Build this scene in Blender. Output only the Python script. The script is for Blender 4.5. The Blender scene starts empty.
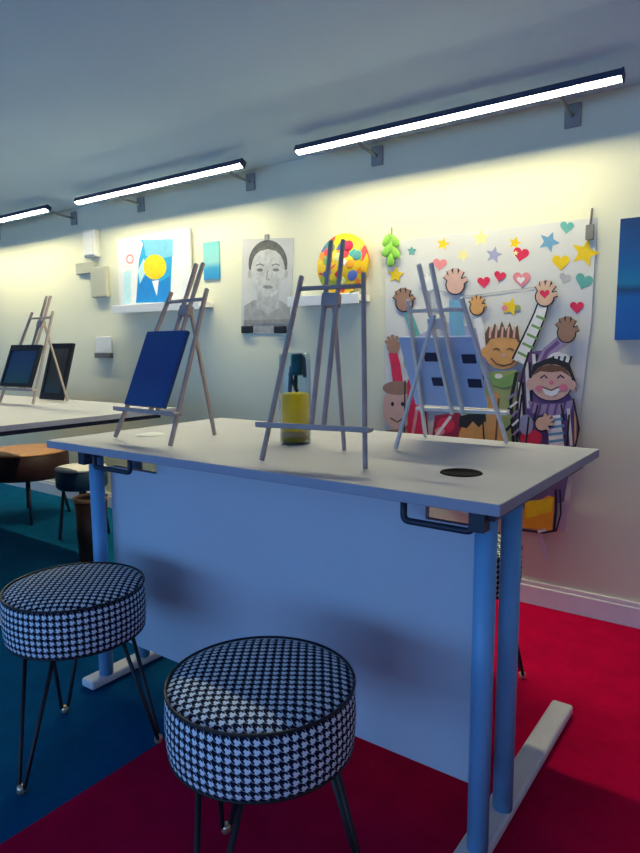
import bpy, bmesh, math, random
from mathutils import Vector, Matrix
random.seed(7)
S = bpy.context.scene
C = S.collection

# ------------------------------------------------------------------ camera
F_PX, PITCH, YAW, ROLL, CAM_H = 638.74, 7.094, 35.82, -0.2992, 0.9972
p_, a_, r_ = map(math.radians, (PITCH, YAW, ROLL))
FW = Vector((-math.sin(a_)*math.cos(p_), math.cos(a_)*math.cos(p_), -math.sin(p_)))
R0 = Vector((math.cos(a_), math.sin(a_), 0))
U0 = R0.cross(FW)
RI = R0*math.cos(r_) + U0*math.sin(r_)
UP = U0*math.cos(r_) - R0*math.sin(r_)
EYE = Vector((0, 0, CAM_H))
cam_d = bpy.data.cameras.new('camera')
cam = bpy.data.objects.new('camera', cam_d); C.objects.link(cam)
cam.matrix_world = Matrix(((RI.x, UP.x, -FW.x, EYE.x), (RI.y, UP.y, -FW.y, EYE.y), (RI.z, UP.z, -FW.z, EYE.z), (0, 0, 0, 1)))
cam_d.sensor_fit = 'VERTICAL'; cam_d.sensor_height = 36.0
cam_d.lens = F_PX/853*36.0
cam_d.clip_start = 0.02
S.camera = cam
S.view_settings.view_transform = 'Standard'
S.view_settings.look = 'None'
S.view_settings.gamma = 1.0
S.view_settings.use_curve_mapping = False
S.view_settings.exposure = 0.1

WALL_Y = 2.4215

def wall_at(x, y, Y=WALL_Y):
    """where a sight line through (x, y) of the photograph meets the wall plane: used to measure up what hangs on it"""
    d = FW*F_PX + RI*(x-320) - UP*(y-426.5)
    t = Y/d.y
    return (d.x*t, CAM_H + d.z*t)

# ------------------------------------------------------------------ materials
def lin(c):
    c = c/255.0
    return c/12.92 if c <= 0.04045 else ((c+0.055)/1.055)**2.4

def rgb(r, g, b): return (lin(r), lin(g), lin(b), 1.0)

MATS = {}
def mat(name, col, rough=0.6, metal=0.0, noise=0.06, scale=40.0, bump=0.0, spec=0.5, trans=0.0, emit=None, ior=1.45):
    if name in MATS: return MATS[name]
    m = bpy.data.materials.new(name); m.use_nodes = True
    nt = m.node_tree; b = nt.nodes['Principled BSDF']
    b.inputs['Roughness'].default_value = rough
    b.inputs['Metallic'].default_value = metal
    b.inputs['Specular IOR Level'].default_value = spec
    b.inputs['IOR'].default_value = ior
    b.inputs['Transmission Weight'].default_value = trans
    b.inputs['Base Color'].default_value = col
    if noise > 0 or bump > 0:
        tc = nt.nodes.new('ShaderNodeTexCoord')
        nz = nt.nodes.new('ShaderNodeTexNoise'); nz.inputs['Scale'].default_value = scale; nz.inputs['Detail'].default_value = 4
        nt.links.new(tc.outputs['Object'], nz.inputs['Vector'])
        if noise > 0:
            mr = nt.nodes.new('ShaderNodeMapRange')
            mr.inputs['From Min'].default_value = 0.25; mr.inputs['From Max'].default_value = 0.75
            mr.inputs['To Min'].default_value = 1-noise; mr.inputs['To Max'].default_value = 1+noise
            nt.links.new(nz.outputs['Fac'], mr.inputs['Value'])
            mx = nt.nodes.new('ShaderNodeVectorMath'); mx.operation = 'SCALE'
            mx.inputs[0].default_value = col[:3]
            nt.links.new(mr.outputs['Result'], mx.inputs['Scale'])
            nt.links.new(mx.outputs['Vector'], b.inputs['Base Color'])
        if bump > 0:
            bp = nt.nodes.new('ShaderNodeBump'); bp.inputs['Strength'].default_value = bump; bp.inputs['Distance'].default_value = 0.004
            nt.links.new(nz.outputs['Fac'], bp.inputs['Height'])
            nt.links.new(bp.outputs['Normal'], b.inputs['Normal'])
    if emit:
        b.inputs['Emission Color'].default_value = emit[0]
        b.inputs['Emission Strength'].default_value = emit[1]
    MATS[name] = m
    return m

def math_node(nt, op, a, b=None):
    n = nt.nodes.new('ShaderNodeMath'); n.operation = op
    for i, v in enumerate((a, b)):
        if v is None: continue
        if isinstance(v, (int, float)): n.inputs[i].default_value = v
        else: nt.links.new(v, n.inputs[i])
    return n.outputs[0]

def houndstooth(name, pale, dark, period):
    m = bpy.data.materials.new(name); m.use_nodes = True
    nt = m.node_tree; b = nt.nodes['Principled BSDF']; b.inputs['Roughness'].default_value = 0.9
    b.inputs['Specular IOR Level'].default_value = 0.15
    uv = nt.nodes.new('ShaderNodeUVMap'); uv.uv_map = 'UVMap'
    sp = nt.nodes.new('ShaderNodeSeparateXYZ'); nt.links.new(uv.outputs['UV'], sp.inputs['Vector'])
    u = math_node(nt, 'DIVIDE', sp.outputs['X'], period); v = math_node(nt, 'DIVIDE', sp.outputs['Y'], period)
    wu = math_node(nt, 'LESS_THAN', math_node(nt, 'FRACT', u), 0.5)
    wv = math_node(nt, 'LESS_THAN', math_node(nt, 'FRACT', v), 0.5)
    tw = math_node(nt, 'LESS_THAN', math_node(nt, 'FRACT', math_node(nt, 'MULTIPLY', math_node(nt, 'ADD', u, v), 2.0)), 0.5)
    # twill picks the warp or the weft yarn
    yarn = math_node(nt, 'ADD', math_node(nt, 'MULTIPLY', tw, wu), math_node(nt, 'MULTIPLY', math_node(nt, 'SUBTRACT', 1.0, tw), wv))
    # the cloth is woven dark heavy: a dark thread runs round every pale check
    gu = math_node(nt, 'LESS_THAN', math_node(nt, 'ABSOLUTE', math_node(nt, 'SUBTRACT', math_node(nt, 'FRACT', u), 0.27)), 0.14)
    gv = math_node(nt, 'LESS_THAN', math_node(nt, 'ABSOLUTE', math_node(nt, 'SUBTRACT', math_node(nt, 'FRACT', v), 0.27)), 0.14)
    fac = math_node(nt, 'MAXIMUM', yarn, math_node(nt, 'MULTIPLY', math_node(nt, 'MAXIMUM', gu, gv), 0.8))
    mx = nt.nodes.new('ShaderNodeMix'); mx.data_type = 'RGBA'
    mx.inputs[6].default_value = pale; mx.inputs[7].default_value = dark
    nt.links.new(fac, mx.inputs[0]); nt.links.new(mx.outputs[2], b.inputs['Base Color'])
    return m

def carpet_material():
    m = bpy.data.materials.new('two colour carpet'); m.use_nodes = True
    nt = m.node_tree; b = nt.nodes['Principled BSDF']; b.inputs['Roughness'].default_value = 1.0
    b.inputs['Specular IOR Level'].default_value = 0.05
    tc = nt.nodes.new('ShaderNodeTexCoord')
    sp = nt.nodes.new('ShaderNodeSeparateXYZ'); nt.links.new(tc.outputs['Object'], sp.inputs['Vector'])
    side = math_node(nt, 'GREATER_THAN', sp.outputs['X'], -1.22)
    mx = nt.nodes.new('ShaderNodeMix'); mx.data_type = 'RGBA'
    mx.inputs[6].default_value = (0.001, 0.085, 0.20, 1); mx.inputs[7].default_value = (0.50, 0.001, 0.046, 1)
    nt.links.new(side, mx.inputs[0])
    nz = nt.nodes.new('ShaderNodeTexNoise'); nz.inputs['Scale'].default_value = 9; nz.inputs['Detail'].default_value = 8; nz.inputs['Roughness'].default_value = 0.7
    nt.links.new(tc.outputs['Object'], nz.inputs['Vector'])
    mr = nt.nodes.new('ShaderNodeMapRange'); mr.inputs['From Min'].default_value = 0.3; mr.inputs['From Max'].default_value = 0.7
    mr.inputs['To Min'].default_value = 0.8; mr.inputs['To Max'].default_value = 1.15
    nt.links.new(nz.outputs['Fac'], mr.inputs['Value'])
    sc = nt.nodes.new('ShaderNodeVectorMath'); sc.operation = 'SCALE'
    nt.links.new(mx.outputs[2], sc.inputs[0]); nt.links.new(mr.outputs['Result'], sc.inputs['Scale'])
    nt.links.new(sc.outputs['Vector'], b.inputs['Base Color'])
    n2 = nt.nodes.new('ShaderNodeTexNoise'); n2.inputs['Scale'].default_value = 400; nt.links.new(tc.outputs['Object'], n2.inputs['Vector'])
    bp = nt.nodes.new('ShaderNodeBump'); bp.inputs['Strength'].default_value = 0.5; bp.inputs['Distance'].default_value = 0.004
    nt.links.new(n2.outputs['Fac'], bp.inputs['Height']); nt.links.new(bp.outputs['Normal'], b.inputs['Normal'])
    return m

WALL = mat('cream wall paint', (0.775, 0.755, 0.585, 1), 0.75, noise=0.025, scale=3, spec=0.2)
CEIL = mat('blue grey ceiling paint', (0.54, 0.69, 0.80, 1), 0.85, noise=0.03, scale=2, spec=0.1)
PLAIN = mat('pale room paint', (0.80, 0.79, 0.77, 1), 0.8, noise=0.02)
SKIRT = mat('white gloss trim', (0.80, 0.76, 0.78, 1), 0.4, noise=0.02)
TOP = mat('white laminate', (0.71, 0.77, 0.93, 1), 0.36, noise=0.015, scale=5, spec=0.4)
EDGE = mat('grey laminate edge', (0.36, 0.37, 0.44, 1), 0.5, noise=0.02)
PANEL = mat('pale grey laminate board', (0.60, 0.62, 0.68, 1), 0.55, noise=0.03, scale=2.5, spec=0.3)
LEG = mat('silver blue powder coat', (0.17, 0.42, 0.68, 1), 0.4, noise=0.03, spec=0.5)
FOOT = mat('silver coat', (0.74, 0.72, 0.72, 1), 0.45, noise=0.04, spec=0.4)
DARKST = mat('dark steel', (0.022, 0.03, 0.05, 1), 0.45, noise=0.05)
BLACKST = mat('black wire', (0.01, 0.011, 0.014, 1), 0.45, noise=0.05)
TIP = mat('bright brass tip', (0.75, 0.55, 0.36, 1), 0.3, metal=0.8, noise=0.04)
EASEL = mat('grey brown easel wood', (0.40, 0.31, 0.275, 1), 0.5, noise=0.15, scale=25)
EASEL_LIT = mat('lamp lit easel wood', (0.66, 0.63, 0.60, 1), 0.5, noise=0.12, scale=25)  # paler copy of the easel wood, lamplight put into its colour
FABRIC = houndstooth('houndstooth cloth', (0.78, 0.88, 0.94, 1), (0.006, 0.010, 0.030, 1), 0.0148)
HOUSING = mat('navy lamp housing', (0.03, 0.045, 0.10, 1), 0.5, noise=0.03)
BRACK = mat('grey bracket metal', (0.30, 0.31, 0.29, 1), 0.5, noise=0.05)
DIFF = mat('lamp diffuser', (0.9, 0.9, 0.9, 1), 0.5, noise=0, emit=((1.0, 0.92, 0.56, 1), 148.0))
WHITE = mat('white plastic', (0.75, 0.75, 0.74, 1), 0.5, noise=0.02)
SHELFM = mat('white shelf paint', (0.80, 0.80, 0.80, 1), 0.5, noise=0.02)
BLACKP = mat('black plastic', (0.012, 0.012, 0.014, 1), 0.4, noise=0.04)

# ------------------------------------------------------------------ mesh helpers
def link(name, bm, m, parent=None, smooth=False, bevel=0.0, segs=2):
    me = bpy.data.meshes.new(name)
    bmesh.ops.recalc_face_normals(bm, faces=bm.faces[:])
    bm.to_mesh(me); bm.free()
    for k in (m if isinstance(m, (list, tuple)) else [m]): me.materials.append(k)
    if smooth:
        for f in me.polygons: f.use_smooth = True
    o = bpy.data.objects.new(name, me); C.objects.link(o)
    if parent: o.parent = parent
    if bevel > 0:
        b = o.modifiers.new('bevel', 'BEVEL'); b.width = bevel; b.segments = segs; b.limit_method = 'ANGLE'
    return o

def box(bm, x0, x1, y0, y1, z0, z1, mi=0):
    vs = [bm.verts.new((x, y, z)) for z in (z0, z1) for x, y in ((x0, y0), (x1, y0), (x1, y1), (x0, y1))]
    for q in ((3, 2, 1, 0), (4, 5, 6, 7), (0, 1, 5, 4), (1, 2, 6, 5), (2, 3, 7, 6), (3, 0, 4, 7)):
        f = bm.faces.new([vs[i] for i in q]); f.material_index = mi
    return bm

def B(*a): return box(bmesh.new(), *a)

def ring_frame(t):
    t = t.normalized()
    a = Vector((0, 0, 1)) if abs(t.z) < 0.95 else Vector((0, 1, 0))
    u = t.cross(a).normalized(); return u, t.cross(u).normalized()

def tube(bm, pts, r, n=14, mi=0, radii=None):
    pts = [Vector(p) for p in pts]; rings = []
    u = None
    for i, p in enumerate(pts):
        t = (pts[min(i+1, len(pts)-1)] - pts[max(i-1, 0)]).normalized()
        if u is None: u, v = ring_frame(t)
        else:
            u = (u - t*u.dot(t)).normalized(); v = t.cross(u).normalized()
        rr = radii[i] if radii else r
        rings.append([bm.verts.new(p + (u*math.cos(k*2*math.pi/n) + v*math.sin(k*2*math.pi/n))*rr) for k in range(n)])
    for a, b in zip(rings, rings[1:]):
        for k in range(n):
            f = bm.faces.new((a[k], a[(k+1) % n], b[(k+1) % n], b[k])); f.material_index = mi; f.smooth = True
    for e in (rings[0], rings[-1]):
        bm.faces.new(e).material_index = mi
    return bm

def bend(pts, rad=0.01, k=4):
    pts = [Vector(p) for p in pts]; out = [pts[0]]
    for a, b, c in zip(pts, pts[1:], pts[2:]):
        p = b + (a-b).normalized()*rad; q = b + (c-b).normalized()*rad
        for i in range(k+1):
            t = i/k; out.append(p*(1-t)**2 + b*2*t*(1-t) + q*t*t)
    out.append(pts[-1]); return out

def bar(bm, a, b, w, d, side, mi=0):
    """square stick from a to b, w wide along 'side' and d deep"""
    a, b = Vector(a), Vector(b); t = (b-a).normalized()
    s = Vector(side); s = (s - t*s.dot(t)).normalized(); n = t.cross(s)
    v = [bm.verts.new(p + s*w/2*i + n*d/2*j) for p in (a, b) for i, j in ((-1, -1), (1, -1), (1, 1), (-1, 1))]
    for q in ((3, 2, 1, 0), (4, 5, 6, 7), (0, 1, 5, 4), (1, 2, 6, 5), (2, 3, 7, 6), (3, 0, 4, 7)):
        bm.faces.new([v[i] for i in q]).material_index = mi
    return bm

def lathe(bm, prof, n=48, center=(0, 0), mi=0):
    rings = []
    for r, z in prof:
        if r < 1e-6: rings.append([bm.verts.new((center[0], center[1], z))])
        else: rings.append([bm.verts.new((center[0]+r*math.cos(2*math.pi*k/n), center[1]+r*math.sin(2*math.pi*k/n), z)) for k in range(n)])
    for a, b in zip(rings, rings[1:]):
        for k in range(n):
            k2 = (k+1) % n
            q = [a[0], b[k], b[k2]] if len(a) == 1 else ([a[k], a[k2], b[0]] if len(b) == 1 else [a[k], a[k2], b[k2], b[k]])
            f = bm.faces.new(q); f.material_index = mi; f.smooth = True
    return bm

def thing(name, label, cat, loc=(0, 0, 0), rz=0.0, group=None):
    o = bpy.data.objects.new(name, None); C.objects.link(o); o.empty_display_size = 0.05
    o.location = loc; o.rotation_euler = (0, 0, rz)
    return tag(o, label, cat, group)

def tag(o, label, cat, group=None):
    o['label'] = label; o['category'] = cat
    if group: o['group'] = group
    return o

def struct(name, bm, m, **k):
    o = link(name, bm, m, **k); o['kind'] = 'structure'; return o

def dup(root, loc, rz, label):
    r = root.copy(); C.objects.link(r); r.location = loc; r.rotation_euler = (0, 0, rz); r['label'] = label
    for ch in list(root.children):
        c = ch.copy(); C.objects.link(c); c.parent = r
        for g in list(ch.children):
            d = g.copy(); C.objects.link(d); d.parent = c
    return r

# ------------------------------------------------------------------ the room
XL, XR, YF = -5.6, 1.7, -4.4
CZ = 1.850            # ceiling height where it meets the picture wall
SLOPE = 0.13          # the ceiling rises away from that wall
zf = CZ + SLOPE*(WALL_Y-YF)
struct('floor', B(XL, XR, YF, WALL_Y, -0.06, 0), carpet_material())
struct('wall_back', B(XL, XR, WALL_Y, WALL_Y+0.1, -0.06, CZ+0.1), WALL)
def slab(x0, x1, y0, z0, y1, z1, t):
    bm = bmesh.new()
    v = [bm.verts.new((x, y, z)) for x in (x0, x1) for y, z in ((y0, z0), (y1, z1), (y1, z1+t), (y0, z0+t))]
    for q in ((0, 1, 2, 3), (7, 6, 5, 4), (0, 4, 5, 1), (1, 5, 6, 2), (2, 6, 7, 3), (3, 7, 4, 0)): bm.faces.new([v[i] for i in q])
    return bm
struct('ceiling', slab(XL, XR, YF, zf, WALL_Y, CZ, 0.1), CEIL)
struct('wall_left', B(XL-0.1, XL, YF, WALL_Y, -0.06, zf+0.1), PLAIN)
struct('wall_right', B(XR, XR+0.1, YF, WALL_Y, -0.06, zf+0.1), PLAIN)
WX0, WX1, WZ0, WZ1 = -5.2, 1.4, 0.12, 1.50
wf = bmesh.new()
box(wf, XL, WX0, YF-0.1, YF, -0.06, zf+0.1); box(wf, WX1, XR, YF-0.1, YF, -0.06, zf+0.1)
box(wf, WX0, WX1, YF-0.1, YF, -0.06, WZ0); box(wf, WX0, WX1, YF-0.1, YF, WZ1, zf+0.1)
struct('wall_front', wf, PLAIN)
wn = bmesh.new()
for x in (WX0, WX0+2.2, WX0+4.4, WX1): box(wn, x-0.03, x+0.03, YF-0.09, YF-0.01, WZ0, WZ1)
box(wn, WX0, WX1, YF-0.09, YF-0.01, WZ0-0.02, WZ0+0.04); box(wn, WX0, WX1, YF-0.09, YF-0.01, WZ1-0.04, WZ1+0.02)
struct('unseen_window_1', wn, WHITE)  # unseen opening; its size and height are set to shape the fill
sk = bmesh.new()
box(sk, XL, XR, WALL_Y-0.016, WALL_Y, 0, 0.075); box(sk, XL, XR, WALL_Y-0.011, WALL_Y, 0.075, 0.092)
struct('baseboard_back', sk, SKIRT, bevel=0.003)

# blue fill light added outside an unseen window behind the camera
W = bpy.data.worlds.new('daylight'); S.world = W; W.use_nodes = True
W.node_tree.nodes['Background'].inputs['Color'].default_value = (0.30, 0.55, 1.0, 1)
W.node_tree.nodes['Background'].inputs['Strength'].default_value = 0.1
ld = bpy.data.lights.new('window_fill_light', 'AREA'); ld.shape = 'RECTANGLE'; ld.size = WX1-WX0-0.1; ld.size_y = WZ1-WZ0-0.1
ld.energy = 122; ld.color = (0.18, 0.47, 1.0)
lo = bpy.data.objects.new('window_fill_light', ld); C.objects.link(lo)
lo.location = ((WX0+WX1)/2, YF-0.12, (WZ0+WZ1)/2); lo.rotation_euler = (math.radians(90), 0, 0)

# ------------------------------------------------------------------ wall lamps
def make_lamp(x, label, brackets):
    t = thing('wall_lamp', label, 'lamp', (x, WALL_Y-0.20, 1.812), 0, 'linear lamps along the wall')
    L = 1.262
    tilt = Matrix.Rotation(math.radians(-27), 4, 'X')      # the lamp head looks down and out into the room
    def head(name, bm, m, bevel):
        bm.transform(tilt); return link(name, bm, m, t, bevel=bevel)
    hb = bmesh.new()
    box(hb, -L/2, L/2, -0.016, 0.016, 0.004, 0.020)
    box(hb, -L/2, L/2, 0.0135, 0.016, -0.0065, 0.004)
    box(hb, -L/2, L/2, -0.016, -0.0135, -0.0085, 0.004)
    head('housing', hb, HOUSING, 0.001)
    head('diffuser', B(-L/2+0.004, L/2-0.004, -0.0133, 0.0133, -0.0065, 0.0037), DIFF, 0.002)
    for s in (-1, 1): head('end_cap', B(s*L/2-0.003, s*L/2+0.003, -0.017, 0.017, -0.010, 0.022), HOUSING, 0.001)
    for s in brackets:
        x = s*L
        b = link('bracket', B(x-0.028, x+0.028, 0.187, 0.1995, -0.060, 0.020), BRACK, t, bevel=0.004)
        am = bmesh.new(); tube(am, [(x, 0.187, -0.02), (x, 0.08, -0.012), (x, 0.014, 0.012)], 0.007, 10)
        link('arm', am, BRACK, b)
    return t
make_lamp(-1.086, 'long bright strip lamp with navy housing above the children poster', (-0.28, 0.345))
make_lamp(-2.655, 'bright strip lamp on brackets above the yellow and blue painting', (-0.25, 0.40))
make_lamp(-4.20, 'bright strip lamp cut off by the left edge of the photo', (-0.25, 0.47))

# ------------------------------------------------------------------ desks
def make_desk(x0, x1, y0, y1, fl, fr, label, near=True):
    cx, cy = (x0+x1)/2, (y0+y1)/2
    t = thing('desk', label, 'desk', (cx, cy, 0), 0)
    X = lambda v: v-cx
    Y = lambda v: v-cy
    Hh = 0.73
    bm = bmesh.new(); box(bm, X(x0), X(x1), Y(y0), Y(y1), Hh-0.022, Hh, 0)
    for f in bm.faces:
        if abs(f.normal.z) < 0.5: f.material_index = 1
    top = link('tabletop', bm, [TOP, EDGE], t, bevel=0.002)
    py = y0+0.105
    # the board is notched at its two upper corners where the support brackets pass
    pb = bmesh.new(); xa, xb = X(fl+0.012), X(fr-0.036)
    op = [(xa, 0.128), (xb, 0.128), (xb, 0.655), (xb-0.105, 0.655), (xb-0.105, 0.700), (xa+0.205, 0.700), (xa+0.205, 0.655), (xa, 0.655)]
    vf = [pb.verts.new((x, Y(py-0.009), z)) for x, z in op]; vb = [pb.verts.new((x, Y(py+0.009), z)) for x, z in op]
    pb.faces.new(vf); pb.faces.new(vb[::-1])
    for k in range(len(op)): pb.faces.new((vf[k], vb[k], vb[(k+1) % len(op)], vf[(k+1) % len(op)]))
    link('modesty_panel', pb, PANEL, t)
    for fx in (fl, fr):
        for uy in (y0+0.058, y0+0.195):
            u = bmesh.new(); tube(u, [(X(fx), Y(uy), 0.028), (X(fx), Y(uy), 0.700)], 0.0205, 20)
            link('upright', u, LEG, t)
        ft = bmesh.new()
        box(ft, X(fx-0.036), X(fx+0.020), Y(y0-0.005), Y(y1-0.038), 0.004, 0.030)
        link('foot_bar', ft, FOOT, t, bevel=0.008, segs=3)
        sb = bmesh.new(); box(sb, X(fx-0.024), X(fx+0.026), Y(y0+0.03), Y(y1-0.08), 0.690, 0.708)
        link('support_beam', sb, DARKST, t, bevel=0.002)
        bk = bmesh.new(); yy = Y(y0+0.022)
        d = -1 if fx == fr else 1
        xa, xb = (fx-0.150, fx-0.012) if fx == fr else (fx+0.045, fx+0.200)
        tube(bk, bend([(X(xa), yy, 0.709), (X(xa), yy, 0.668), (X(xb), yy, 0.668), (X(xb), yy, 0.709)], 0.012), 0.0068, 10)
        box(bk, X(fx-0.014), X(fx+0.014), yy-0.012, yy+0.016, 0.672, 0.708)
        link('support_bracket', bk, DARKST, t)
    return t, top
desk, dtop = make_desk(-1.739, -0.3715, 1.035, 1.758, -1.585, -0.417,
                       'white desk in front carrying three tripod easels on twin tubular legs')
# cable ports of the front desk
dc = ((-1.739-0.3715)/2, (1.035+1.758)/2)
g = bmesh.new(); lathe(g, [(0, 0.7312), (0.036, 0.7312), (0.0365, 0.7325), (0.043, 0.7325), (0.045, 0.7302)], 40, (-0.538-dc[0], 1.257-dc[1]))  # flat black disc paints the dark depth of the open hole
link('cable_port', g, mat('black port and hole shade', (0.006, 0.006, 0.008, 1), 0.9, noise=0.04, spec=0.1), desk)['label'] = 'dark open cable port'
g = bmesh.new(); lathe(g, [(0, 0.734), (0.036, 0.734), (0.038, 0.7325), (0.043, 0.7325), (0.045, 0.7302)], 40, (-1.571-dc[0], 1.279-dc[1]))
link('cable_port', g, mat('pale port plastic', (0.55, 0.60, 0.62, 1), 0.4, noise=0.03), desk)['label'] = 'pale closed cable port cover'
desk2, _ = make_desk(-4.15, -2.20, 0.90, 1.95, -4.00, -2.245, 'white desk further back at left carrying a dark framed picture on an easel')

# ------------------------------------------------------------------ stools
def stool_seat(bm, R, z0, z1):
    uvl = bm.loops.layers.uv.new('UVMap')
    n = 72
    prof = [(R-0.012, z0), (R-0.003, z0+0.006), (R, z0+0.02), (R+0.002, (z0+z1)/2), (R, z1-0.012), (R-0.003, z1-0.003)]
    rings = [[bm.verts.new((r*math.cos(2*math.pi*k/n), r*math.sin(2*math.pi*k/n), z)) for k in range(n)] for r, z in prof]
    for i, (a, b) in enumerate(zip(rings, rings[1:])):
        for k in range(n):
            f = bm.faces.new((a[k], a[(k+1) % n], b[(k+1) % n], b[k])); f.smooth = True
            for lp, (kk, rr) in zip(f.loops, ((k, i), (k+1, i), (k+1, i+1), (k, i+1))):
                lp[uvl].uv = (kk*2*math.pi/n*R, prof[rr][1])
    tp = [(R-0.003, z1-0.003), (R-0.02, z1+0.004), (R*0.7, z1+0.010), (R*0.35, z1+0.012)]
    tr = [rings[-1]] + [[bm.verts.new((r*math.cos(2*math.pi*k/n), r*math.sin(2*math.pi*k/n), z)) for k in range(n)] for r, z in tp[1:]]
    fs = []
    for a, b in zip(tr, tr[1:]):
        for k in range(n): fs.append(bm.faces.new((a[k], a[(k+1) % n], b[(k+1) % n], b[k])))
    fs.append(bm.faces.new(tr[-1])); 
    for f in fs:
        f.smooth = True
        for lp in f.loops: lp[uvl].uv = (lp.vert.co.x, lp.vert.co.y)
    fb = bm.faces.new(rings[0][::-1])
    for lp in fb.loops: lp[uvl].uv = (lp.vert.co.x, lp.vert.co.y)
    return bm

def make_stool(name, label, seat_m, R=0.164, group='round padded stools on wire legs', piping=None):
    t = thing(name, label, 'stool', (0, 0, 0), 0, group)
    link('seat', stool_seat(bmesh.new(), R, 0.308, 0.424), seat_m, t)
    for z in ((0.4235, 0.312)):
        pp = bmesh.new()
        n = 64
        rr = R-0.001 if z > 0.4 else R-0.004
        tubes = [Vector((rr*math.cos(2*math.pi*k/n), rr*math.sin(2*math.pi*k/n), z)) for k in range(n+1)]
        tube(pp, tubes, 0.0026, 8); link('piping', pp, piping or BLACKP, t)
    bp = bmesh.new(); lathe(bp, [(0, 0.300), (R-0.03, 0.300), (R-0.03, 0.309), (0, 0.309)], 40)
    link('base_board', bp, BLACKP, t)
    for k in range(3):
        a = math.radians(120*k); d = Vector((math.cos(a), math.sin(a), 0)); s = Vector((-d.y, d.x, 0))
        w = bmesh.new(); A1 = d*0.115+s*0.045+Vector((0, 0, 0.302)); A2 = d*0.115-s*0.045+Vector((0, 0, 0.302))
        ft = d*0.186+Vector((0, 0, 0.012))
        tube(w, bend([A1, ft+s*0.008, ft-s*0.008, A2], 0.007), 0.0052, 8)
        box(w, d.x*0.115-0.02, d.x*0.115+0.02, d.y*0.115-0.02, d.y*0.115+0.02, 0.294, 0.301)
        lg = link('leg', w, BLACKST, t)
        c = bmesh.new(); lathe(c, [(0, 0.0), (0.008, 0.0), (0.0105, 0.004), (0.0105, 0.016), (0.006, 0.020), (0, 0.020)], 16, (ft.x, ft.y))
        link('foot_tip', c, TIP, lg)
    return t
st = make_stool('houndstooth_stool', 'round houndstooth stool nearest the camera in the middle of the floor', FABRIC)
st.location = (-0.70, 0.79, 0); st.rotation_euler.z = math.radians(36)
dup(st, (-1.365, 0.865, 0), math.radians(41), 'round houndstooth stool beside the left legs of the front desk')
dup(st, (-0.725, 1.725, 0), math.radians(36), 'round houndstooth stool behind the front desk, glimpsed between its right legs')
LEATHER = mat('dark brown leather', (0.045, 0.016, 0.016, 1), 0.5, noise=0.15, scale=20)
TAN = mat('tan rim and lit leather', (0.42, 0.20, 0.09, 1), 0.5, noise=0.12, scale=20)  # tan of the bin rim; on the stool, brown leather coloured as lit
NAVY = mat('navy leather', (0.012, 0.05, 0.11, 1), 0.5, noise=0.1)
PALEL = mat('pale top cloth', (0.62, 0.60, 0.60, 1), 0.7, noise=0.05)
def far_stool(name, label, side, top, loc, R, h0, h1, leg_m):
    t = thing(name, label, 'stool', loc, 0.3)
    b = bmesh.new(); lathe(b, [(0, h0), (R-0.01, h0), (R, h0+0.012), (R, h1-0.016), (R-0.004, h1-0.012), (0, h1-0.012)], 56)
    link('seat', b, side, t)
    b = bmesh.new(); lathe(b, [(R-0.004, h1-0.0125), (R+0.002, h1-0.008), (R-0.003, h1-0.002), (R-0.02, h1+0.001), (0, h1+0.006)], 56)
    link('seat_top', b, top, t)
    for k in range(4):
        a = math.radians(45+90*k)
        b = bmesh.new(); tube(b, [(R*0.7*math.cos(a), R*0.7*math.sin(a), h0+0.002), (R*0.95*math.cos(a), R*0.95*math.sin(a), 0)], 0.009, 12)
        link('leg', b, leg_m, t)
    return t
far_stool('leather_stool', 'dark brown round stool with top in lit tan between far left desk and wall', LEATHER, TAN, (-3.60, 2.01, 0), 0.235, 0.25, 0.405, DARKST)
far_stool('navy_stool', 'small navy stool with pale top half hidden behind the front desk', NAVY, PALEL, (-2.96, 1.95, 0), 0.13, 0.27, 0.38, DARKST)
BIN = mat('dark brown bin', (0.05, 0.02, 0.012, 1), 0.45, noise=0.15)
t = thing('waste_bin', 'dark brown waste bin with tan rim behind the left legs of the front desk', 'bin', (-2.58, 1.74, 0))
b = bmesh.new(); lathe(b, [(0, 0.0), (0.062, 0.0), (0.075, 0.30), (0.071, 0.30), (0.058, 0.008), (0, 0.008)], 32); link('body', b, BIN, t)
b = bmesh.new(); lathe(b, [(0.0765, 0.292), (0.080, 0.298), (0.078, 0.310), (0.070, 0.310), (0.070, 0.2995)], 32); link('rim', b, TAN, t)

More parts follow.
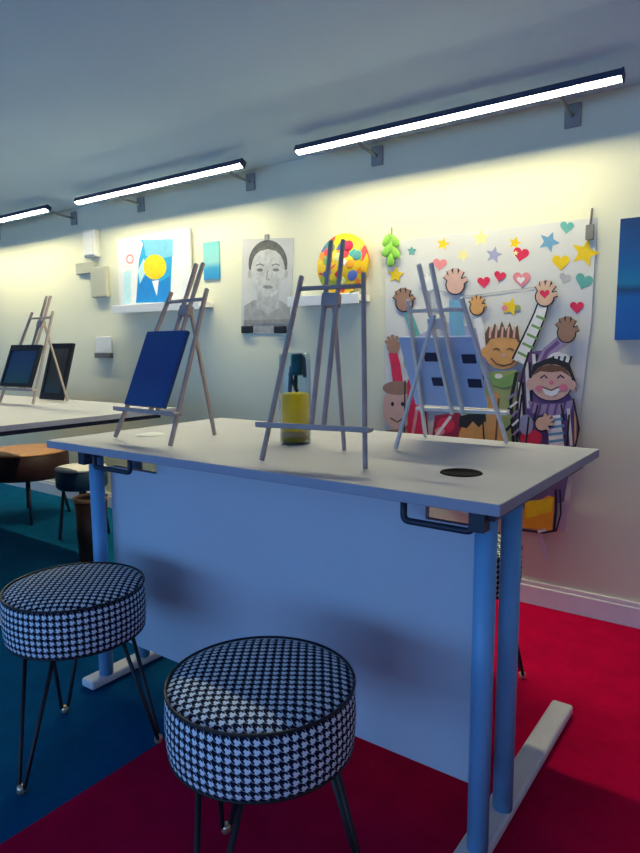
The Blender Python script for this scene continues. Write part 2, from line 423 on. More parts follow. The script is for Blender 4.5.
# ------------------------------------------------------------------ easels
def make_easel(lf, rf, rear, lean, z, label, m, mast_h=0.52, leg_h=0.437, tray_h=0.088, taper=0.05):
    lf, rf = Vector((*lf, 0)), Vector((*rf, 0)); mid = (lf+rf)/2
    e = (rf-lf).normalized(); n = Vector((-e.y, e.x, 0)); half = (rf-lf).length/2
    t = thing('table_easel', label, 'easel', (mid.x, mid.y, z), math.atan2(e.y, e.x), 'tripod table easels')
    # local frame: x along the front, y backwards, z up
    sl = lean/leg_h
    P = lambda x, h, off=0.0: Vector((x, sl*h+off, h))
    X, Yv = Vector((1, 0, 0)), Vector((0, 1, 0))
    top = half-taper
    for s in (-1, 1):
        b = bmesh.new(); bar(b, (s*half, 0.0, 0.003), P(s*top, leg_h), 0.0092, 0.012, X); link('leg', b, m, t, bevel=0.002)
    rl = rear-mid.xy if isinstance(rear, Vector) else Vector(rear)-mid.xy
    rx, ry = rl.dot(e.xy), rl.dot(n.xy)
    b = bmesh.new(); bar(b, (rx, ry, 0.003), P(0.0, leg_h*0.90, 0.02), 0.0085, 0.011, X); link('leg', b, m, t, bevel=0.002)
    for s in (-1, 1):
        b = bmesh.new(); bar(b, P(s*0.0155, tray_h-0.008, 0.010), P(s*0.0155, mast_h, 0.010), 0.0092, 0.012, X)
        link('mast', b, m, t, bevel=0.002)
    hb = leg_h*0.93
    w = top+(half-top)*(1-hb/leg_h)
    b = bmesh.new(); tube(b, [P(-w, hb, 0.002), P(w, hb, 0.002)], 0.0055, 10); link('crossbar', b, m, t)
    b = bmesh.new(); bar(b, P(-0.022, hb-0.03, 0.012), P(0.022, hb-0.03, 0.012), 0.032, 0.022, Vector((0, sl, 1))); link('clamp', b, m, t, bevel=0.003)
    wt = half+0.012
    b = bmesh.new()
    y = sl*tray_h-0.010
    box(b, -wt, wt, y-0.022, y+0.006, tray_h-0.005, tray_h+0.004); box(b, -wt, wt, y-0.024, y-0.019, tray_h-0.005, tray_h+0.008)
    link('tray', b, m, t, bevel=0.002)
    return t, (mid, e, n, sl, tray_h, z)

def lean_board(name, label, cat, easel, w, h, th, mats, xoff=0.0, up=0.006, frame=None, off=0.0):
    mid, e, n, sl, th0, z = easel[1]
    t = thing(name, label, cat, (mid.x, mid.y, z), math.atan2(e.y, e.x))
    k = math.sqrt(1+sl*sl); ax = Vector((0, sl/k, 1/k)); nn = Vector((0, 1/k, -sl/k))  # nn points backwards
    base = Vector((xoff, sl*th0, th0+up)) - nn*(0.0095+th/2-off)
    def plate(x0, x1, v0, v1, d0, d1, bm=None):
        bm = bm or bmesh.new()
        vs = [bm.verts.new(base + Vector((x, 0, 0)) + ax*v + nn*d) for d in (d0, d1) for x, v in ((x0, v0), (x1, v0), (x1, v1), (x0, v1))]
        for q in ((3, 2, 1, 0), (4, 5, 6, 7), (0, 1, 5, 4), (1, 2, 6, 5), (2, 3, 7, 6), (3, 0, 4, 7)): bm.faces.new([vs[i] for i in q])
        return bm
    return t, plate

NAVYART = None
def gradient(name, stops, lo, hi, rough=0.6, noise=0.12, axis='Z'):
    m = bpy.data.materials.new(name); m.use_nodes = True; nt = m.node_tree; b = nt.nodes['Principled BSDF']
    b.inputs['Roughness'].default_value = rough
    tc = nt.nodes.new('ShaderNodeTexCoord'); sp = nt.nodes.new('ShaderNodeSeparateXYZ'); nt.links.new(tc.outputs['Object'], sp.inputs['Vector'])
    nz = nt.nodes.new('ShaderNodeTexNoise'); nz.inputs['Scale'].default_value = 14; nz.inputs['Detail'].default_value = 5
    nt.links.new(tc.outputs['Object'], nz.inputs['Vector'])
    j = math_node(nt, 'MULTIPLY', math_node(nt, 'SUBTRACT', nz.outputs['Fac'], 0.5), noise)
    v = math_node(nt, 'ADD', math_node(nt, 'DIVIDE', math_node(nt, 'SUBTRACT', sp.outputs[axis], lo), hi-lo), j)
    cr = nt.nodes.new('ShaderNodeValToRGB'); el = cr.color_ramp.elements
    el[0].position, el[0].color = stops[0]; el[1].position, el[1].color = stops[-1]
    for p, c in stops[1:-1]:
        k = el.new(p); k.color = c
    nt.links.new(v, cr.inputs['Fac']); nt.links.new(cr.outputs['Color'], b.inputs['Base Color'])
    return m

eA = make_easel((-1.599, 1.172), (-1.333, 1.152), (-1.385, 1.372), 0.185, 0.73, 'grey tripod easel holding the dark blue canvas on the front desk', EASEL)
eB = make_easel((-0.976, 1.118), (-0.724, 1.171), (-0.898, 1.350), 0.122, 0.73, 'empty grey tripod easel in the middle of the front desk', EASEL)
eC = make_easel((-0.605, 1.722), (-0.848, 1.712), (-0.80, 1.442), 0.235, 0.73, 'tripod easel in lamp lit tone at the right, turned to the wall with a pale blue board', EASEL_LIT, mast_h=0.465, leg_h=0.385)
eD = make_easel((-3.15, 1.64), (-2.885, 1.66), (-2.925, 1.87), 0.175, 0.73, 'tripod easel with dark framed picture on the far left desk', EASEL, mast_h=0.53, leg_h=0.45, tray_h=0.070)
# canvases
t, pl = lean_board('blue_canvas', 'dark blue painted canvas standing on the left easel of the front desk', 'painting', eA, 0.19, 0.235, 0.014, None)
NAVYC = gradient('deep blue paint', [(0.0, (0.003, 0.07, 0.22, 1)), (0.45, (0.004, 0.045, 0.19, 1)), (1.0, (0.003, 0.06, 0.20, 1))], 0.09, 0.32, 0.5, 0.5)
link('canvas', pl(-0.105, 0.085, 0, 0.232, -0.007, 0.007), NAVYC, t, bevel=0.002)
link('backing_frame', pl(-0.095, 0.075, 0.01, 0.222, 0.0065, 0.009), mat('raw pine', (0.45, 0.32, 0.2, 1), 0.7), t)
t, pl = lean_board('pale_board', 'pale blue board with four dark marks on the right easel', 'board', eC, 0.2, 0.24, 0.008, None)
link('board', pl(-0.080, 0.135, 0, 0.225, -0.004, 0.004), mat('pale blue board', (0.36, 0.47, 0.70, 1), 0.6, noise=0.05), t, bevel=0.002)
for x, v in ((-0.055, 0.145), (0.052, 0.150), (-0.058, 0.068), (0.045, 0.070)):
    link('corner_mark', pl(x-0.019, x+0.019, v, v+0.028, 0.0035, 0.0065), mat('navy mark', (0.012, 0.018, 0.06, 1), 0.6), t, bevel=0.002)
t, pl = lean_board('framed_picture', 'black framed dark blue picture on the easel of the far left desk', 'picture', eD, 0.22, 0.25, 0.014, None)
DARKPIC = gradient('dark sea picture', [(0.0, (0.004, 0.09, 0.09, 1)), (0.5, (0.012, 0.06, 0.13, 1)), (1.0, (0.01, 0.04, 0.12, 1))], 0.09, 0.3, 0.35, 0.4)
fb = pl(-0.135, -0.118, 0, 0.215, -0.008, 0.008); pl(0.088, 0.105, 0, 0.215, -0.008, 0.008, fb); pl(-0.118, 0.088, 0, 0.017, -0.008, 0.008, fb); pl(-0.118, 0.088, 0.185, 0.215, -0.008, 0.008, fb)
link('frame', fb, BLACKP, t)
link('picture_panel', pl(-0.119, 0.089, 0.016, 0.186, -0.004, 0.006), DARKPIC, t)
# second dark frame, leaning on the rear leg of that easel
t = thing('framed_picture', 'black framed picture leaning behind the easel on the far left desk', 'picture', (-3.035, 1.862, 0.73), math.radians(2))
def tilted(x0, x1, v0, v1, d0, d1, bm=None, tilt=0.30):
    bm = bm or bmesh.new(); k = math.sqrt(1+tilt*tilt)
    ax, nn = Vector((0, tilt/k, 1/k)), Vector((0, 1/k, -tilt/k))
    vs = [bm.verts.new(Vector((x, 0, 0.004)) + ax*v + nn*d) for d in (d0, d1) for x, v in ((x0, v0), (x1, v0), (x1, v1), (x0, v1))]
    for q in ((3, 2, 1, 0), (4, 5, 6, 7), (0, 1, 5, 4), (1, 2, 6, 5), (2, 3, 7, 6), (3, 0, 4, 7)): bm.faces.new([vs[i] for i in q])
    return bm
fb = tilted(-0.12, -0.098, 0, 0.30, -0.007, 0.007); tilted(0.048, 0.075, 0, 0.30, -0.007, 0.007, fb); tilted(-0.1, 0.05, 0, 0.035, -0.007, 0.007, fb); tilted(-0.1, 0.05, 0.272, 0.30, -0.007, 0.007, fb)
link('frame', fb, BLACKP, t)
link('picture_panel', tilted(-0.099, 0.049, 0.034, 0.273, -0.003, 0.005), gradient('murky grey picture', [(0.0, (0.03, 0.08, 0.12, 1)), (0.5, (0.05, 0.05, 0.05, 1)), (1.0, (0.12, 0.10, 0.09, 1))], 0.0, 0.3, 0.5, 0.9), t)

# ------------------------------------------------------------------ jar of yellow paint
t = thing('paint_jar', 'clear plastic jar of yellow paint with dark teal lid behind the empty easel', 'jar', (-1.091, 1.395, 0.73))
CLEAR = bpy.data.materials.new('clear blue tinted plastic'); CLEAR.use_nodes = True; nt = CLEAR.node_tree
tr = nt.nodes.new('ShaderNodeBsdfTransparent'); tr.inputs['Color'].default_value = (0.86, 0.93, 0.97, 1)
gl = nt.nodes.new('ShaderNodeBsdfGlossy'); gl.inputs['Roughness'].default_value = 0.15
lw = nt.nodes.new('ShaderNodeLayerWeight'); lw.inputs['Blend'].default_value = 0.12
ms = nt.nodes.new('ShaderNodeMixShader'); nt.links.new(lw.outputs['Facing'], ms.inputs[0]); nt.links.new(tr.outputs[0], ms.inputs[1]); nt.links.new(gl.outputs[0], ms.inputs[2])
nt.links.new(ms.outputs[0], nt.nodes['Material Output'].inputs['Surface'])
b = bmesh.new(); lathe(b, [(0, 0.0), (0.040, 0.0), (0.044, 0.005), (0.044, 0.245), (0.041, 0.252), (0.039, 0.252), (0.0415, 0.245), (0.0415, 0.006), (0, 0.006)], 40)
link('jar_body', b, CLEAR, t)
b = bmesh.new(); lathe(b, [(0, 0.008), (0.0395, 0.008), (0.0395, 0.138), (0.030, 0.142), (0, 0.136)], 36)
YP = bpy.data.materials.new('bright yellow paint'); YP.use_nodes = True; nt = YP.node_tree
tl = nt.nodes.new('ShaderNodeBsdfTranslucent'); tl.inputs['Color'].default_value = (0.95, 0.74, 0.02, 1)
nt.nodes['Principled BSDF'].inputs['Base Color'].default_value = (0.95, 0.66, 0.01, 1)
ms = nt.nodes.new('ShaderNodeMixShader'); ms.inputs[0].default_value = 0.6
nt.links.new(nt.nodes['Principled BSDF'].outputs[0], ms.inputs[1]); nt.links.new(tl.outputs[0], ms.inputs[2]); nt.links.new(ms.outputs[0], nt.nodes['Material Output'].inputs['Surface'])
link('paint', b, YP, t)
b = bmesh.new(); lathe(b, [(0, 0.020), (0.0402, 0.020), (0.0402, 0.038), (0, 0.038)], 36)
link('paint_band', b, mat('orange paint band', (0.66, 0.33, 0.10, 1), 0.4, noise=0.1), t)
b = bmesh.new(); tube(b, bend([(0.002, 0, 0.15), (0.004, 0, 0.246), (0.03, 0, 0.246), (0.034, 0, 0.185)], 0.012), 0.0055, 12); tube(b, [(-0.02, 0.0, 0.143), (-0.012, 0, 0.215)], 0.006, 10); tube(b, [(0.0, 0.01, 0.143), (-0.024, 0.004, 0.195)], 0.005, 10)
link('handle', b, mat('black teal plastic', (0.004, 0.016, 0.024, 1), 0.3), t)
b = bmesh.new(); lathe(b, [(0, 0.19), (0.014, 0.19), (0.019, 0.20), (0.019, 0.246), (0.012, 0.25), (0, 0.25)], 24, (0.006, 0.004))
link('lid', b, mat('dark teal plastic', (0.002, 0.085, 0.085, 1), 0.35), t)

# ------------------------------------------------------------------ shelves and wall pieces
def shelf(x0, x1, ztop, d, label):
    t = thing('wall_shelf', label, 'shelf', ((x0+x1)/2, WALL_Y, ztop), 0, 'white wall shelves')
    L = (x1-x0)/2
    link('board', B(-L, L, -d, 0, -0.028, 0), SHELFM, t, bevel=0.002)
    link('lip', B(-L, L, -d-0.006, -d, -0.040, 0.006), SHELFM, t, bevel=0.002)
    return t
shelf(-3.135, -2.43, 1.232, 0.10, 'white wall shelf under the yellow and blue painting')
shelf(-1.86, -1.475, 1.220, 0.09, 'short white wall shelf holding the round colourful painting')

class Art:
    """flat artwork on one sheet: shapes are inlaid in very thin coats on the sheet"""
    def __init__(s, Y=WALL_Y): s.bm = bmesh.new(); s.m = []; s.k = 0; s.Y = Y
    def mi(s, m):
        if m not in s.m: s.m.append(m)
        return s.m.index(m)
    def sheet(s, pts, m, th=0.003):
        i = s.mi(m); Y = s.Y
        f = [s.bm.verts.new((x, Y-th, z)) for x, z in pts]; b = [s.bm.verts.new((x, Y-0.0002, z)) for x, z in pts]
        n = len(pts)
        for q in [f, b[::-1]] + [[f[a], b[a], b[(a+1) % n], f[(a+1) % n]] for a in range(n)]:
            s.bm.faces.new(q).material_index = i
        s.th = th
    def poly(s, px, m, raw=False):
        i = s.mi(m); s.k += 1; d = s.Y - s.th - 0.00012*s.k
        P = px if raw else [wall_at(x, y, s.Y - s.th) for x, y in px]
        vs = [s.bm.verts.new((x, d, z)) for x, z in P]
        es = [s.bm.edges.new((vs[a], vs[(a+1) % len(vs)])) for a in range(len(vs))]
        r = bmesh.ops.triangle_fill(s.bm, use_beauty=True, edges=es)
        for g in r['geom']:
            if isinstance(g, bmesh.types.BMFace): g.material_index = i
    def oval(s, cx, cy, rx, ry, m, n=28, rot=0.0):
        c, q = math.cos(rot), math.sin(rot)
        s.poly([(cx+rx*math.cos(a)*c-ry*math.sin(a)*q, cy+rx*math.cos(a)*q+ry*math.sin(a)*c) for a in [2*math.pi*k/n for k in range(n)]], m)
    def heart(s, cx, cy, r, m, rot=0.0):
        pts = []
        for k in range(28):
            a = 2*math.pi*k/28
            x = 16*math.sin(a)**3/16*r; y = -(13*math.cos(a)-5*math.cos(2*a)-2*math.cos(3*a)-math.cos(4*a))/16*r
            pts.append((cx+x*math.cos(rot)-y*math.sin(rot), cy+x*math.sin(rot)+y*math.cos(rot)))
        s.poly(pts, m)
    def star(s, cx, cy, r, m, rot=0.0):
        s.poly([(cx+(r if k % 2 == 0 else r*0.45)*math.sin(rot+k*math.pi/5), cy-(r if k % 2 == 0 else r*0.45)*math.cos(rot+k*math.pi/5)) for k in range(10)], m)
    def line(s, pts, w, m, taper=1.0):
        L, Rr = [], []
        for i, (x, y) in enumerate(pts):
            a = pts[max(i-1, 0)]; b = pts[min(i+1, len(pts)-1)]
            dx, dy = b[0]-a[0], b[1]-a[1]; l = math.hypot(dx, dy) or 1
            ww = w/2*(1+(taper-1)*i/max(1, len(pts)-1))
            L.append((x-dy/l*ww, y+dx/l*ww)); Rr.append((x+dy/l*ww, y-dx/l*ww))
        s.poly(L+Rr[::-1], m)
    def hand(s, cx, cy, r, m, ang=0.0, outline=None, spread=0.42):
        for pas, mm, g in ((0, outline, 1.3), (1, m, 0)):
            if mm is None: continue
            for k, ln in zip((-2, -1, 0, 1, 2.6), (0.95, 1.2, 1.3, 1.15, 0.8)):
                a = ang+k*spread
                s.line([(cx+math.sin(a)*r*0.3, cy-math.cos(a)*r*0.3), (cx+math.sin(a)*r*(0.6+ln*0.6), cy-math.cos(a)*r*(0.6+ln*0.6))], r*0.36+g*1.6, mm)
            s.oval(cx, cy, r*0.72+g, r*0.75+g, mm, 18)
    def done(s, name, label, cat, group=None):
        return tag(link(name, s.bm, s.m), label, cat, group)

def paint(name, r, g, b, rough=0.7): return mat('ink '+name, (r, g, b, 1), rough, noise=0.08, scale=30)
INK = paint('black', 0.02, 0.02, 0.03); SKIN = paint('peach', 0.72, 0.46, 0.33); TANS = paint('tan skin', 0.70, 0.36, 0.13); BRN = paint('brown skin', 0.36, 0.20, 0.14)
PINK = paint('pink skin', 0.68, 0.42, 0.36); RED = paint('red', 0.72, 0.025, 0.09); PINKH = paint('pink', 0.80, 0.26, 0.30); YEL = paint('yellow', 0.84, 0.58, 0.01)
PYEL = paint('pale yellow', 0.85, 0.78, 0.34); TEAL = paint('teal', 0.12, 0.42, 0.38); BLUE = paint('blue', 0.15, 0.36, 0.56); LAV = paint('lavender', 0.36, 0.36, 0.56)
PURP = paint('purple', 0.16, 0.09, 0.24); PURPL = paint('light purple', 0.33, 0.25, 0.46); GREEN = paint('green', 0.20, 0.38, 0.12); OLIVE = paint('olive', 0.34, 0.40, 0.16); GREYI = paint('grey', 0.45, 0.45, 0.47)
ORNG = paint('orange', 0.80, 0.33, 0.02); HAIR = paint('brown hair', 0.16, 0.08, 0.05); WHI = paint('white', 0.80, 0.79, 0.80); CHEEK = paint('cheek pink', 0.72, 0.20, 0.30); MAROON = paint('maroon', 0.32, 0.02, 0.06)
PAPER = mat('poster cloth', (0.69, 0.68, 0.67, 1), 0.8, noise=0.03, scale=8)

# children poster ------------------------------------------------------------
A = Art()
A.sheet([(-1.395, 0.48), (-1.00, 0.31), (-0.615, 0.31), (-0.585, 0.70), (-0.558, 1.10), (-0.556, 1.437), (-1.395, 1.437)], PAPER, 0.006)
# hearts and stars over the top
for f, x, y, r, m, q in (('s', 443, 244, 7, YEL, 0.2), ('s', 463, 255, 7, PYEL, 0.5), ('s', 481, 238, 9, PYEL, 0), ('s', 515, 243, 7, YEL, 0.3), ('s', 494, 255, 9, LAV, 0.2),
                         ('h', 521, 254, 8, RED, 0.2), ('s', 549, 242, 11, BLUE, 0.4), ('h', 567, 227, 7, TEAL, 0.1), ('s', 585, 253, 15, YEL, 0.3), ('h', 561, 262, 9, YEL, 0),
                         ('h', 565, 278, 6, GREYI, 0.3), ('h', 584, 281, 9, TEAL, 0.3), ('h', 440, 264, 7, PINKH, 0.1), ('h', 484, 282, 6.5, RED, -0.1), ('h', 500, 276, 6, RED, 0.2),
                         ('h', 522, 279, 9, PINKH, 0), ('h', 577, 307, 7, RED, 0), ('s', 412, 251, 5, TEAL, 0), ('s', 396, 275, 9, YEL, 0.1), ('s', 511, 307, 10, YEL, 0.2)):
    (A.heart if f == 'h' else A.star)(x, y, r, m, q)
A.heart(521, 280, 4, WHI); A.oval(505, 308, 3, 3, PINKH); A.oval(518, 308, 3, 3, OLIVE); A.star(516, 253, 3, PYEL)
A.line([(420, 288), (470, 296), (545, 286)], 1.2, GREYI)
# child at the left with red sleeve
A.line([(412, 442), (400, 395), (396, 365), (393, 352)], 12, RED, 0.7); A.hand(394, 347, 9, BRN, -0.1)
A.oval(398, 408, 15, 22, PINK); A.oval(398, 388, 15, 7, BRN); A.line([(391, 418), (398, 422), (405, 417)], 1.6, HAIR); A.oval(393, 404, 1.6, 2.2, INK); A.oval(403, 404, 1.6, 2.2, INK)
A.poly([(386, 430), (412, 428), (418, 445), (384, 446)], BRN)
A.poly([(408, 380), (424, 374), (430, 446), (408, 446)], RED); A.oval(411, 362, 7, 9, OLIVE); A.line([(422, 385), (412, 440)], 3, PINKH)
# teal sleeve and brown hand
A.line([(424, 352), (416, 335), (408, 312)], 11, TEAL, 0.7); A.hand(405, 303, 11, BRN, -0.1, INK)
# grey and blue children behind the easel
A.poly([(418, 336), (446, 322), (486, 330), (492, 410), (420, 412)], LAV)
A.line([(460, 345), (457, 322), (456, 300)], 15, BLUE, 0.85); A.hand(456, 285, 12, PINK, 0.02, INK)
A.line([(440, 350), (436, 300), (428, 282)], 6, GREYI, 0.8); A.hand(430, 285, 8, WHI, -0.2, GREYI)
A.line([(486, 350), (481, 328), (478, 318)], 8, WHI); A.hand(478, 308, 9, TANS, 0.15, INK)
# lower middle: red child and orange face with black fringe
A.poly([(436, 415), (462, 412), (470, 446), (432, 446)], MAROON); A.oval(447, 425, 9, 8, RED); A.oval(441, 431, 5, 4, PINKH); A.line([(434, 440), (452, 416)], 3, WHI)
A.oval(480, 436, 20, 17, TANS); A.poly([(460, 426), (461, 416), (480, 411), (500, 417), (501, 428), (496, 422), (491, 428), (486, 421), (480, 427), (474, 421), (468, 428)], INK)
A.line([(460, 413), (502, 412)], 2.2, GREEN); A.line([(470, 440), (480, 444), (492, 439)], 2, HAIR)
# boy with spiky hair
A.poly([(486, 390), (492, 372), (518, 370), (526, 390), (522, 446), (488, 446)], OLIVE); A.poly([(488, 396), (500, 392), (506, 446), (488, 446)], TANS); A.line([(500, 398), (497, 440)], 2, HAIR)
A.oval(504, 352, 18.5, 17, TANS); A.oval(486, 352, 3.5, 5, TANS); A.oval(523, 352, 3.5, 5, TANS)
A.poly([(487, 346), (486, 334), (490, 326), (493, 332), (496, 323), (500, 331), (503, 321), (507, 331), (511, 322), (514, 331), (519, 325), (520, 334), (522, 346), (517, 339), (504, 337), (492, 339)], HAIR)
for x in (491, 497, 503, 509, 515): A.line([(x, 338), (x+1, 327)], 2.2, PINK)
A.line([(492, 358), (498, 364), (505, 365.5), (512, 364), (518, 358)], 1.6, HAIR); A.line([(494, 350), (498, 348), (501, 350)], 1.3, HAIR); A.line([(508, 350), (511, 348), (515, 350)], 1.3, HAIR); A.oval(504.5, 355, 2.2, 2, PINK)
A.poly([(490, 372), (505, 377), (519, 371), (516, 384), (505, 388), (493, 384)], GREEN); A.oval(500, 376, 4, 2.5, WHI)
# long patterned sleeve and outlined hand with a heart
A.line([(520, 362), (530, 340), (541, 315), (544, 305)], 16, INK, 0.75); A.line([(520, 362), (530, 340), (541, 315), (544, 305)], 12, WHI, 0.75)
for k in range(5): A.line([(519+k*4.6, 352-k*9), (531+k*4, 358-k*9.5)], 2.6, GREEN)
A.hand(546, 297, 12, SKIN, 0.25, INK); A.heart(546, 294, 5, RED)
# child in purple
A.poly([(523, 446), (516, 425), (519, 380), (530, 352), (546, 350), (574, 400), (580, 430), (575, 448)], PURP)
for x0, y0, x1, y1 in ((521, 382, 523, 428), (528, 362, 530, 408), (535, 354, 537, 380)): A.line([(x0, y0), (x1, y1)], 3.2, WHI); A.line([(x0+3.4, y0), (x1+3.4, y1)], 2.6, INK)
A.line([(541, 372), (550, 352), (563, 340)], 15, PURPL, 0.7); A.line([(541, 368), (548, 352), (560, 342)], 4, PURP); A.hand(568, 333, 12, BRN, 0.1, INK)
A.oval(560, 362, 12, 10, WHI)
for k in range(4): A.line([(551+k*6, 372-k*1), (555+k*6, 356)], 2.2, INK)
A.poly([(531, 384), (535, 364), (553, 357), (571, 363), (577, 380), (578, 392), (570, 372), (553, 367), (539, 372)], INK)
A.oval(553, 382, 21.5, 19, INK); A.oval(553, 382, 20.5, 18, PINK); A.oval(532, 384, 4, 6, PINK); A.oval(574, 385, 3.5, 5, PINK)
A.poly([(533, 376), (540, 367), (553, 364), (566, 367), (573, 377), (563, 371), (553, 372), (542, 371)], HAIR)
A.line([(542, 378), (546, 375), (549, 378)], 1.5, INK); A.line([(559, 378), (562, 375), (566, 378)], 1.5, INK); A.oval(553, 382, 2.5, 2.2, CHEEK)
A.poly([(543, 387), (553, 390), (563, 386), (559, 394), (553, 396), (547, 394)], WHI); A.line([(542, 386), (553, 390), (564, 385)], 1.5, HAIR); A.oval(565, 387, 4.5, 3.5, CHEEK); A.oval(541, 388, 3.5, 3, CHEEK)
A.poly([(530, 400), (542, 404), (565, 403), (575, 399), (572, 412), (552, 416), (532, 412)], PURPL)
for k in range(5): A.line([(535+k*8, 402), (532+k*8, 414)], 2.4, PURP)
A.poly([(549, 416), (562, 414), (566, 446), (551, 447)], WHI)
for k in range(4): A.line([(550, 420+k*7), (566, 418+k*7)], 2.6, BLUE)
A.line([(570, 408), (573, 445)], 3, WHI); A.line([(577, 402), (577, 444)], 2, TANS)
A.oval(533, 437, 11, 8, RED); A.oval(528, 424, 7, 10, LAV); A.hand(544, 423, 9, SKIN, 1.2, INK)
A.line([(519, 372), (513, 400), (516, 446)], 3.5, INK)
for k in range(4): A.line([(508, 412+k*9), (514, 406+k*9)], 3, OLIVE if k % 2 else INK)
for x0, y0, x1, y1 in ((524, 394, 519, 440), (531, 416, 528, 444), (540, 404, 536, 420), (571, 414, 569, 446), (563, 404, 566, 420)): A.line([(x0, y0), (x1, y1)], 1.8, INK)
A.line([(531, 352), (523, 382), (517, 420), (520, 446)], 2.0, INK); A.line([(575, 398), (581, 428), (577, 446)], 1.8, INK)
A.line([(486, 372), (484, 400), (487, 446)], 1.6, INK); A.line([(408, 380), (407, 446)], 1.4, INK); A.line([(425, 374), (431, 446)], 1.4, INK)
for k in range(5): A.line([(511+k*1.2, 398+k*9), (519+k*0.6, 392+k*9)], 2.2, WHI if k % 2 else PURPL)
# below the desk: legs and trousers
A.poly([(470, 446), (575, 448), (566, 500), (530, 510), (480, 500)], PURP)
A.poly([(524, 508), (551, 494), (557, 496), (554, 529), (524, 526)], ORNG); A.poly([(527, 500), (555, 497), (554, 510), (528, 517)], YEL)
A.line([(558, 488), (558, 510), (556, 530)], 2.8, INK); A.line([(522, 528), (545, 531), (557, 529)], 2.2, INK); A.line([(562, 488), (563, 512), (558, 530)], 1.8, INK); A.line([(540, 530), (548, 528)], 3, WHI)
A.done('children_poster', 'big pale poster of cartoon children raising hands under hearts and stars', 'poster')
# white strip dangling under it
x0, z0 = wall_at(537, 529); x1, z1 = wall_at(548, 560)
b = bmesh.new(); bar(b, (x0, WALL_Y-0.008, z0+0.02), (x1, WALL_Y-0.010, z1), 0.020, 0.003, (1, 0, 0))
tag(link('paper_strip', b, WHITE), 'narrow white paper strip dangling below the children poster', 'strip')

# clips for the poster
def clip(name, label, cat, px, py, m, l=0.10, w=0.028):
    x, z = wall_at(px, py)
    t = thing(name, label, cat, (x, WALL_Y-0.007, z))
    b = bmesh.new(); bar(b, (0, -0.008, 0.02), (0, -0.008, -0.032), w, 0.010, (1, 0, 0)); link('jaw', b, m, t, bevel=0.003)
    b = bmesh.new(); tube(b, [(0, -0.006, 0.018), (0.003, -0.003, l)], 0.004, 8); link('hook', b, m, t)
    return t
clip('hanging_clip', 'grey hanging clip on the upper right corner of the children poster', 'clip', 591, 231, mat('clip grey', (0.22, 0.21, 0.19, 1), 0.4), 0.075)
x, z = wall_at(393, 245)
GRN = mat('bright green felt', (0.28, 0.62, 0.08, 1), 0.7, noise=0.1); DGRN = mat('leaf stem green', (0.12, 0.28, 0.08, 1), 0.6)
t = thing('leaf_ornament', 'bright green leafy ornament hanging at the upper left of the children poster', 'ornament', (x, WALL_Y-0.012, z))
b = bmesh.new(); tube(b, [(0, 0, 0.07), (0.003, -0.002, 0.0), (0.004, -0.004, -0.075)], 0.003, 8); link('stem', b, DGRN, t)
for i, (dx, dz, a) in enumerate(((-0.018, 0.02, 0.5), (0.018, 0.012, -0.5), (-0.018, -0.022, 0.55), (0.020, -0.034, -0.5), (0.0, -0.062, 0.05), (0.002, -0.015, 0.1))):
    b = bmesh.new(); bmesh.ops.create_uvsphere(b, u_segments=14, v_segments=8, radius=1)
    for v in b.verts: v.co = Matrix.Rotation(a, 3, 'Y') @ Vector((v.co.x*0.017*(1-0.4*v.co.z), v.co.y*0.006, v.co.z*0.030)) + Vector((dx, -0.008, dz))
    link('leaf', b, GRN, t, smooth=True)

# yellow and blue painting on the shelf ----------------------------------------
A = Art(WALL_Y-0.012)
xl, zt = wall_at(121, 240); xr, _ = wall_at(193, 238); zb = 1.234
A.sheet([(xl, zb), (xr, zb), (xr, zt), (xl, zt)], mat('pale mount board', (0.74, 0.74, 0.78, 1), 0.7, noise=0.04), 0.016)
CYAN = paint('sky cyan', 0.16, 0.46, 0.66); DEEP = paint('strong blue', 0.0, 0.20, 0.58); MID = paint('mid blue', 0.01, 0.34, 0.66); PALEC = paint('pale cyan', 0.46, 0.70, 0.78)
A.poly([(124, 272), (131, 270), (131, 303), (123, 304)], PALEC); A.oval(130, 259, 4, 5, PINKH); A.oval(130, 259, 2.5, 3, WHI)
A.poly([(136, 303), (139, 260), (143, 244), (141, 240), (173, 239), (172, 262), (170, 302)], MID)
A.poly([(143, 240), (173, 239), (173, 256), (160, 259), (146, 256)], CYAN); A.poly([(136, 302), (139, 280), (148, 275), (160, 282), (170, 276), (170, 302)], DEEP); A.poly([(138, 270), (144, 258), (147, 270), (140, 284)], PALEC)
A.oval(155, 267, 11.5, 12.5, YEL); A.poly([(152, 281), (159, 280), (157, 296)], WHI)
A.done('mounted_painting', 'painting of a yellow globe on blue in a pale mount on the shelf', 'painting')
# small card
A = Art()
x0, z0 = wall_at(220.5, 278.5); x1, z1 = wall_at(204, 243)
m = gradient('sea card', [(0.0, (0.01, 0.24, 0.55, 1)), (0.28, (0.04, 0.34, 0.60, 1)), (0.45, (0.28, 0.62, 0.62, 1)), (1.0, (0.18, 0.56, 0.58, 1))], z0, z1)
A.sheet([(x1, z0), (x0, z0), (x0, z1), (x1, z1)], m, 0.008)
A.done('sea_card', 'small turquoise and blue card on the wall between painting and portrait', 'card')
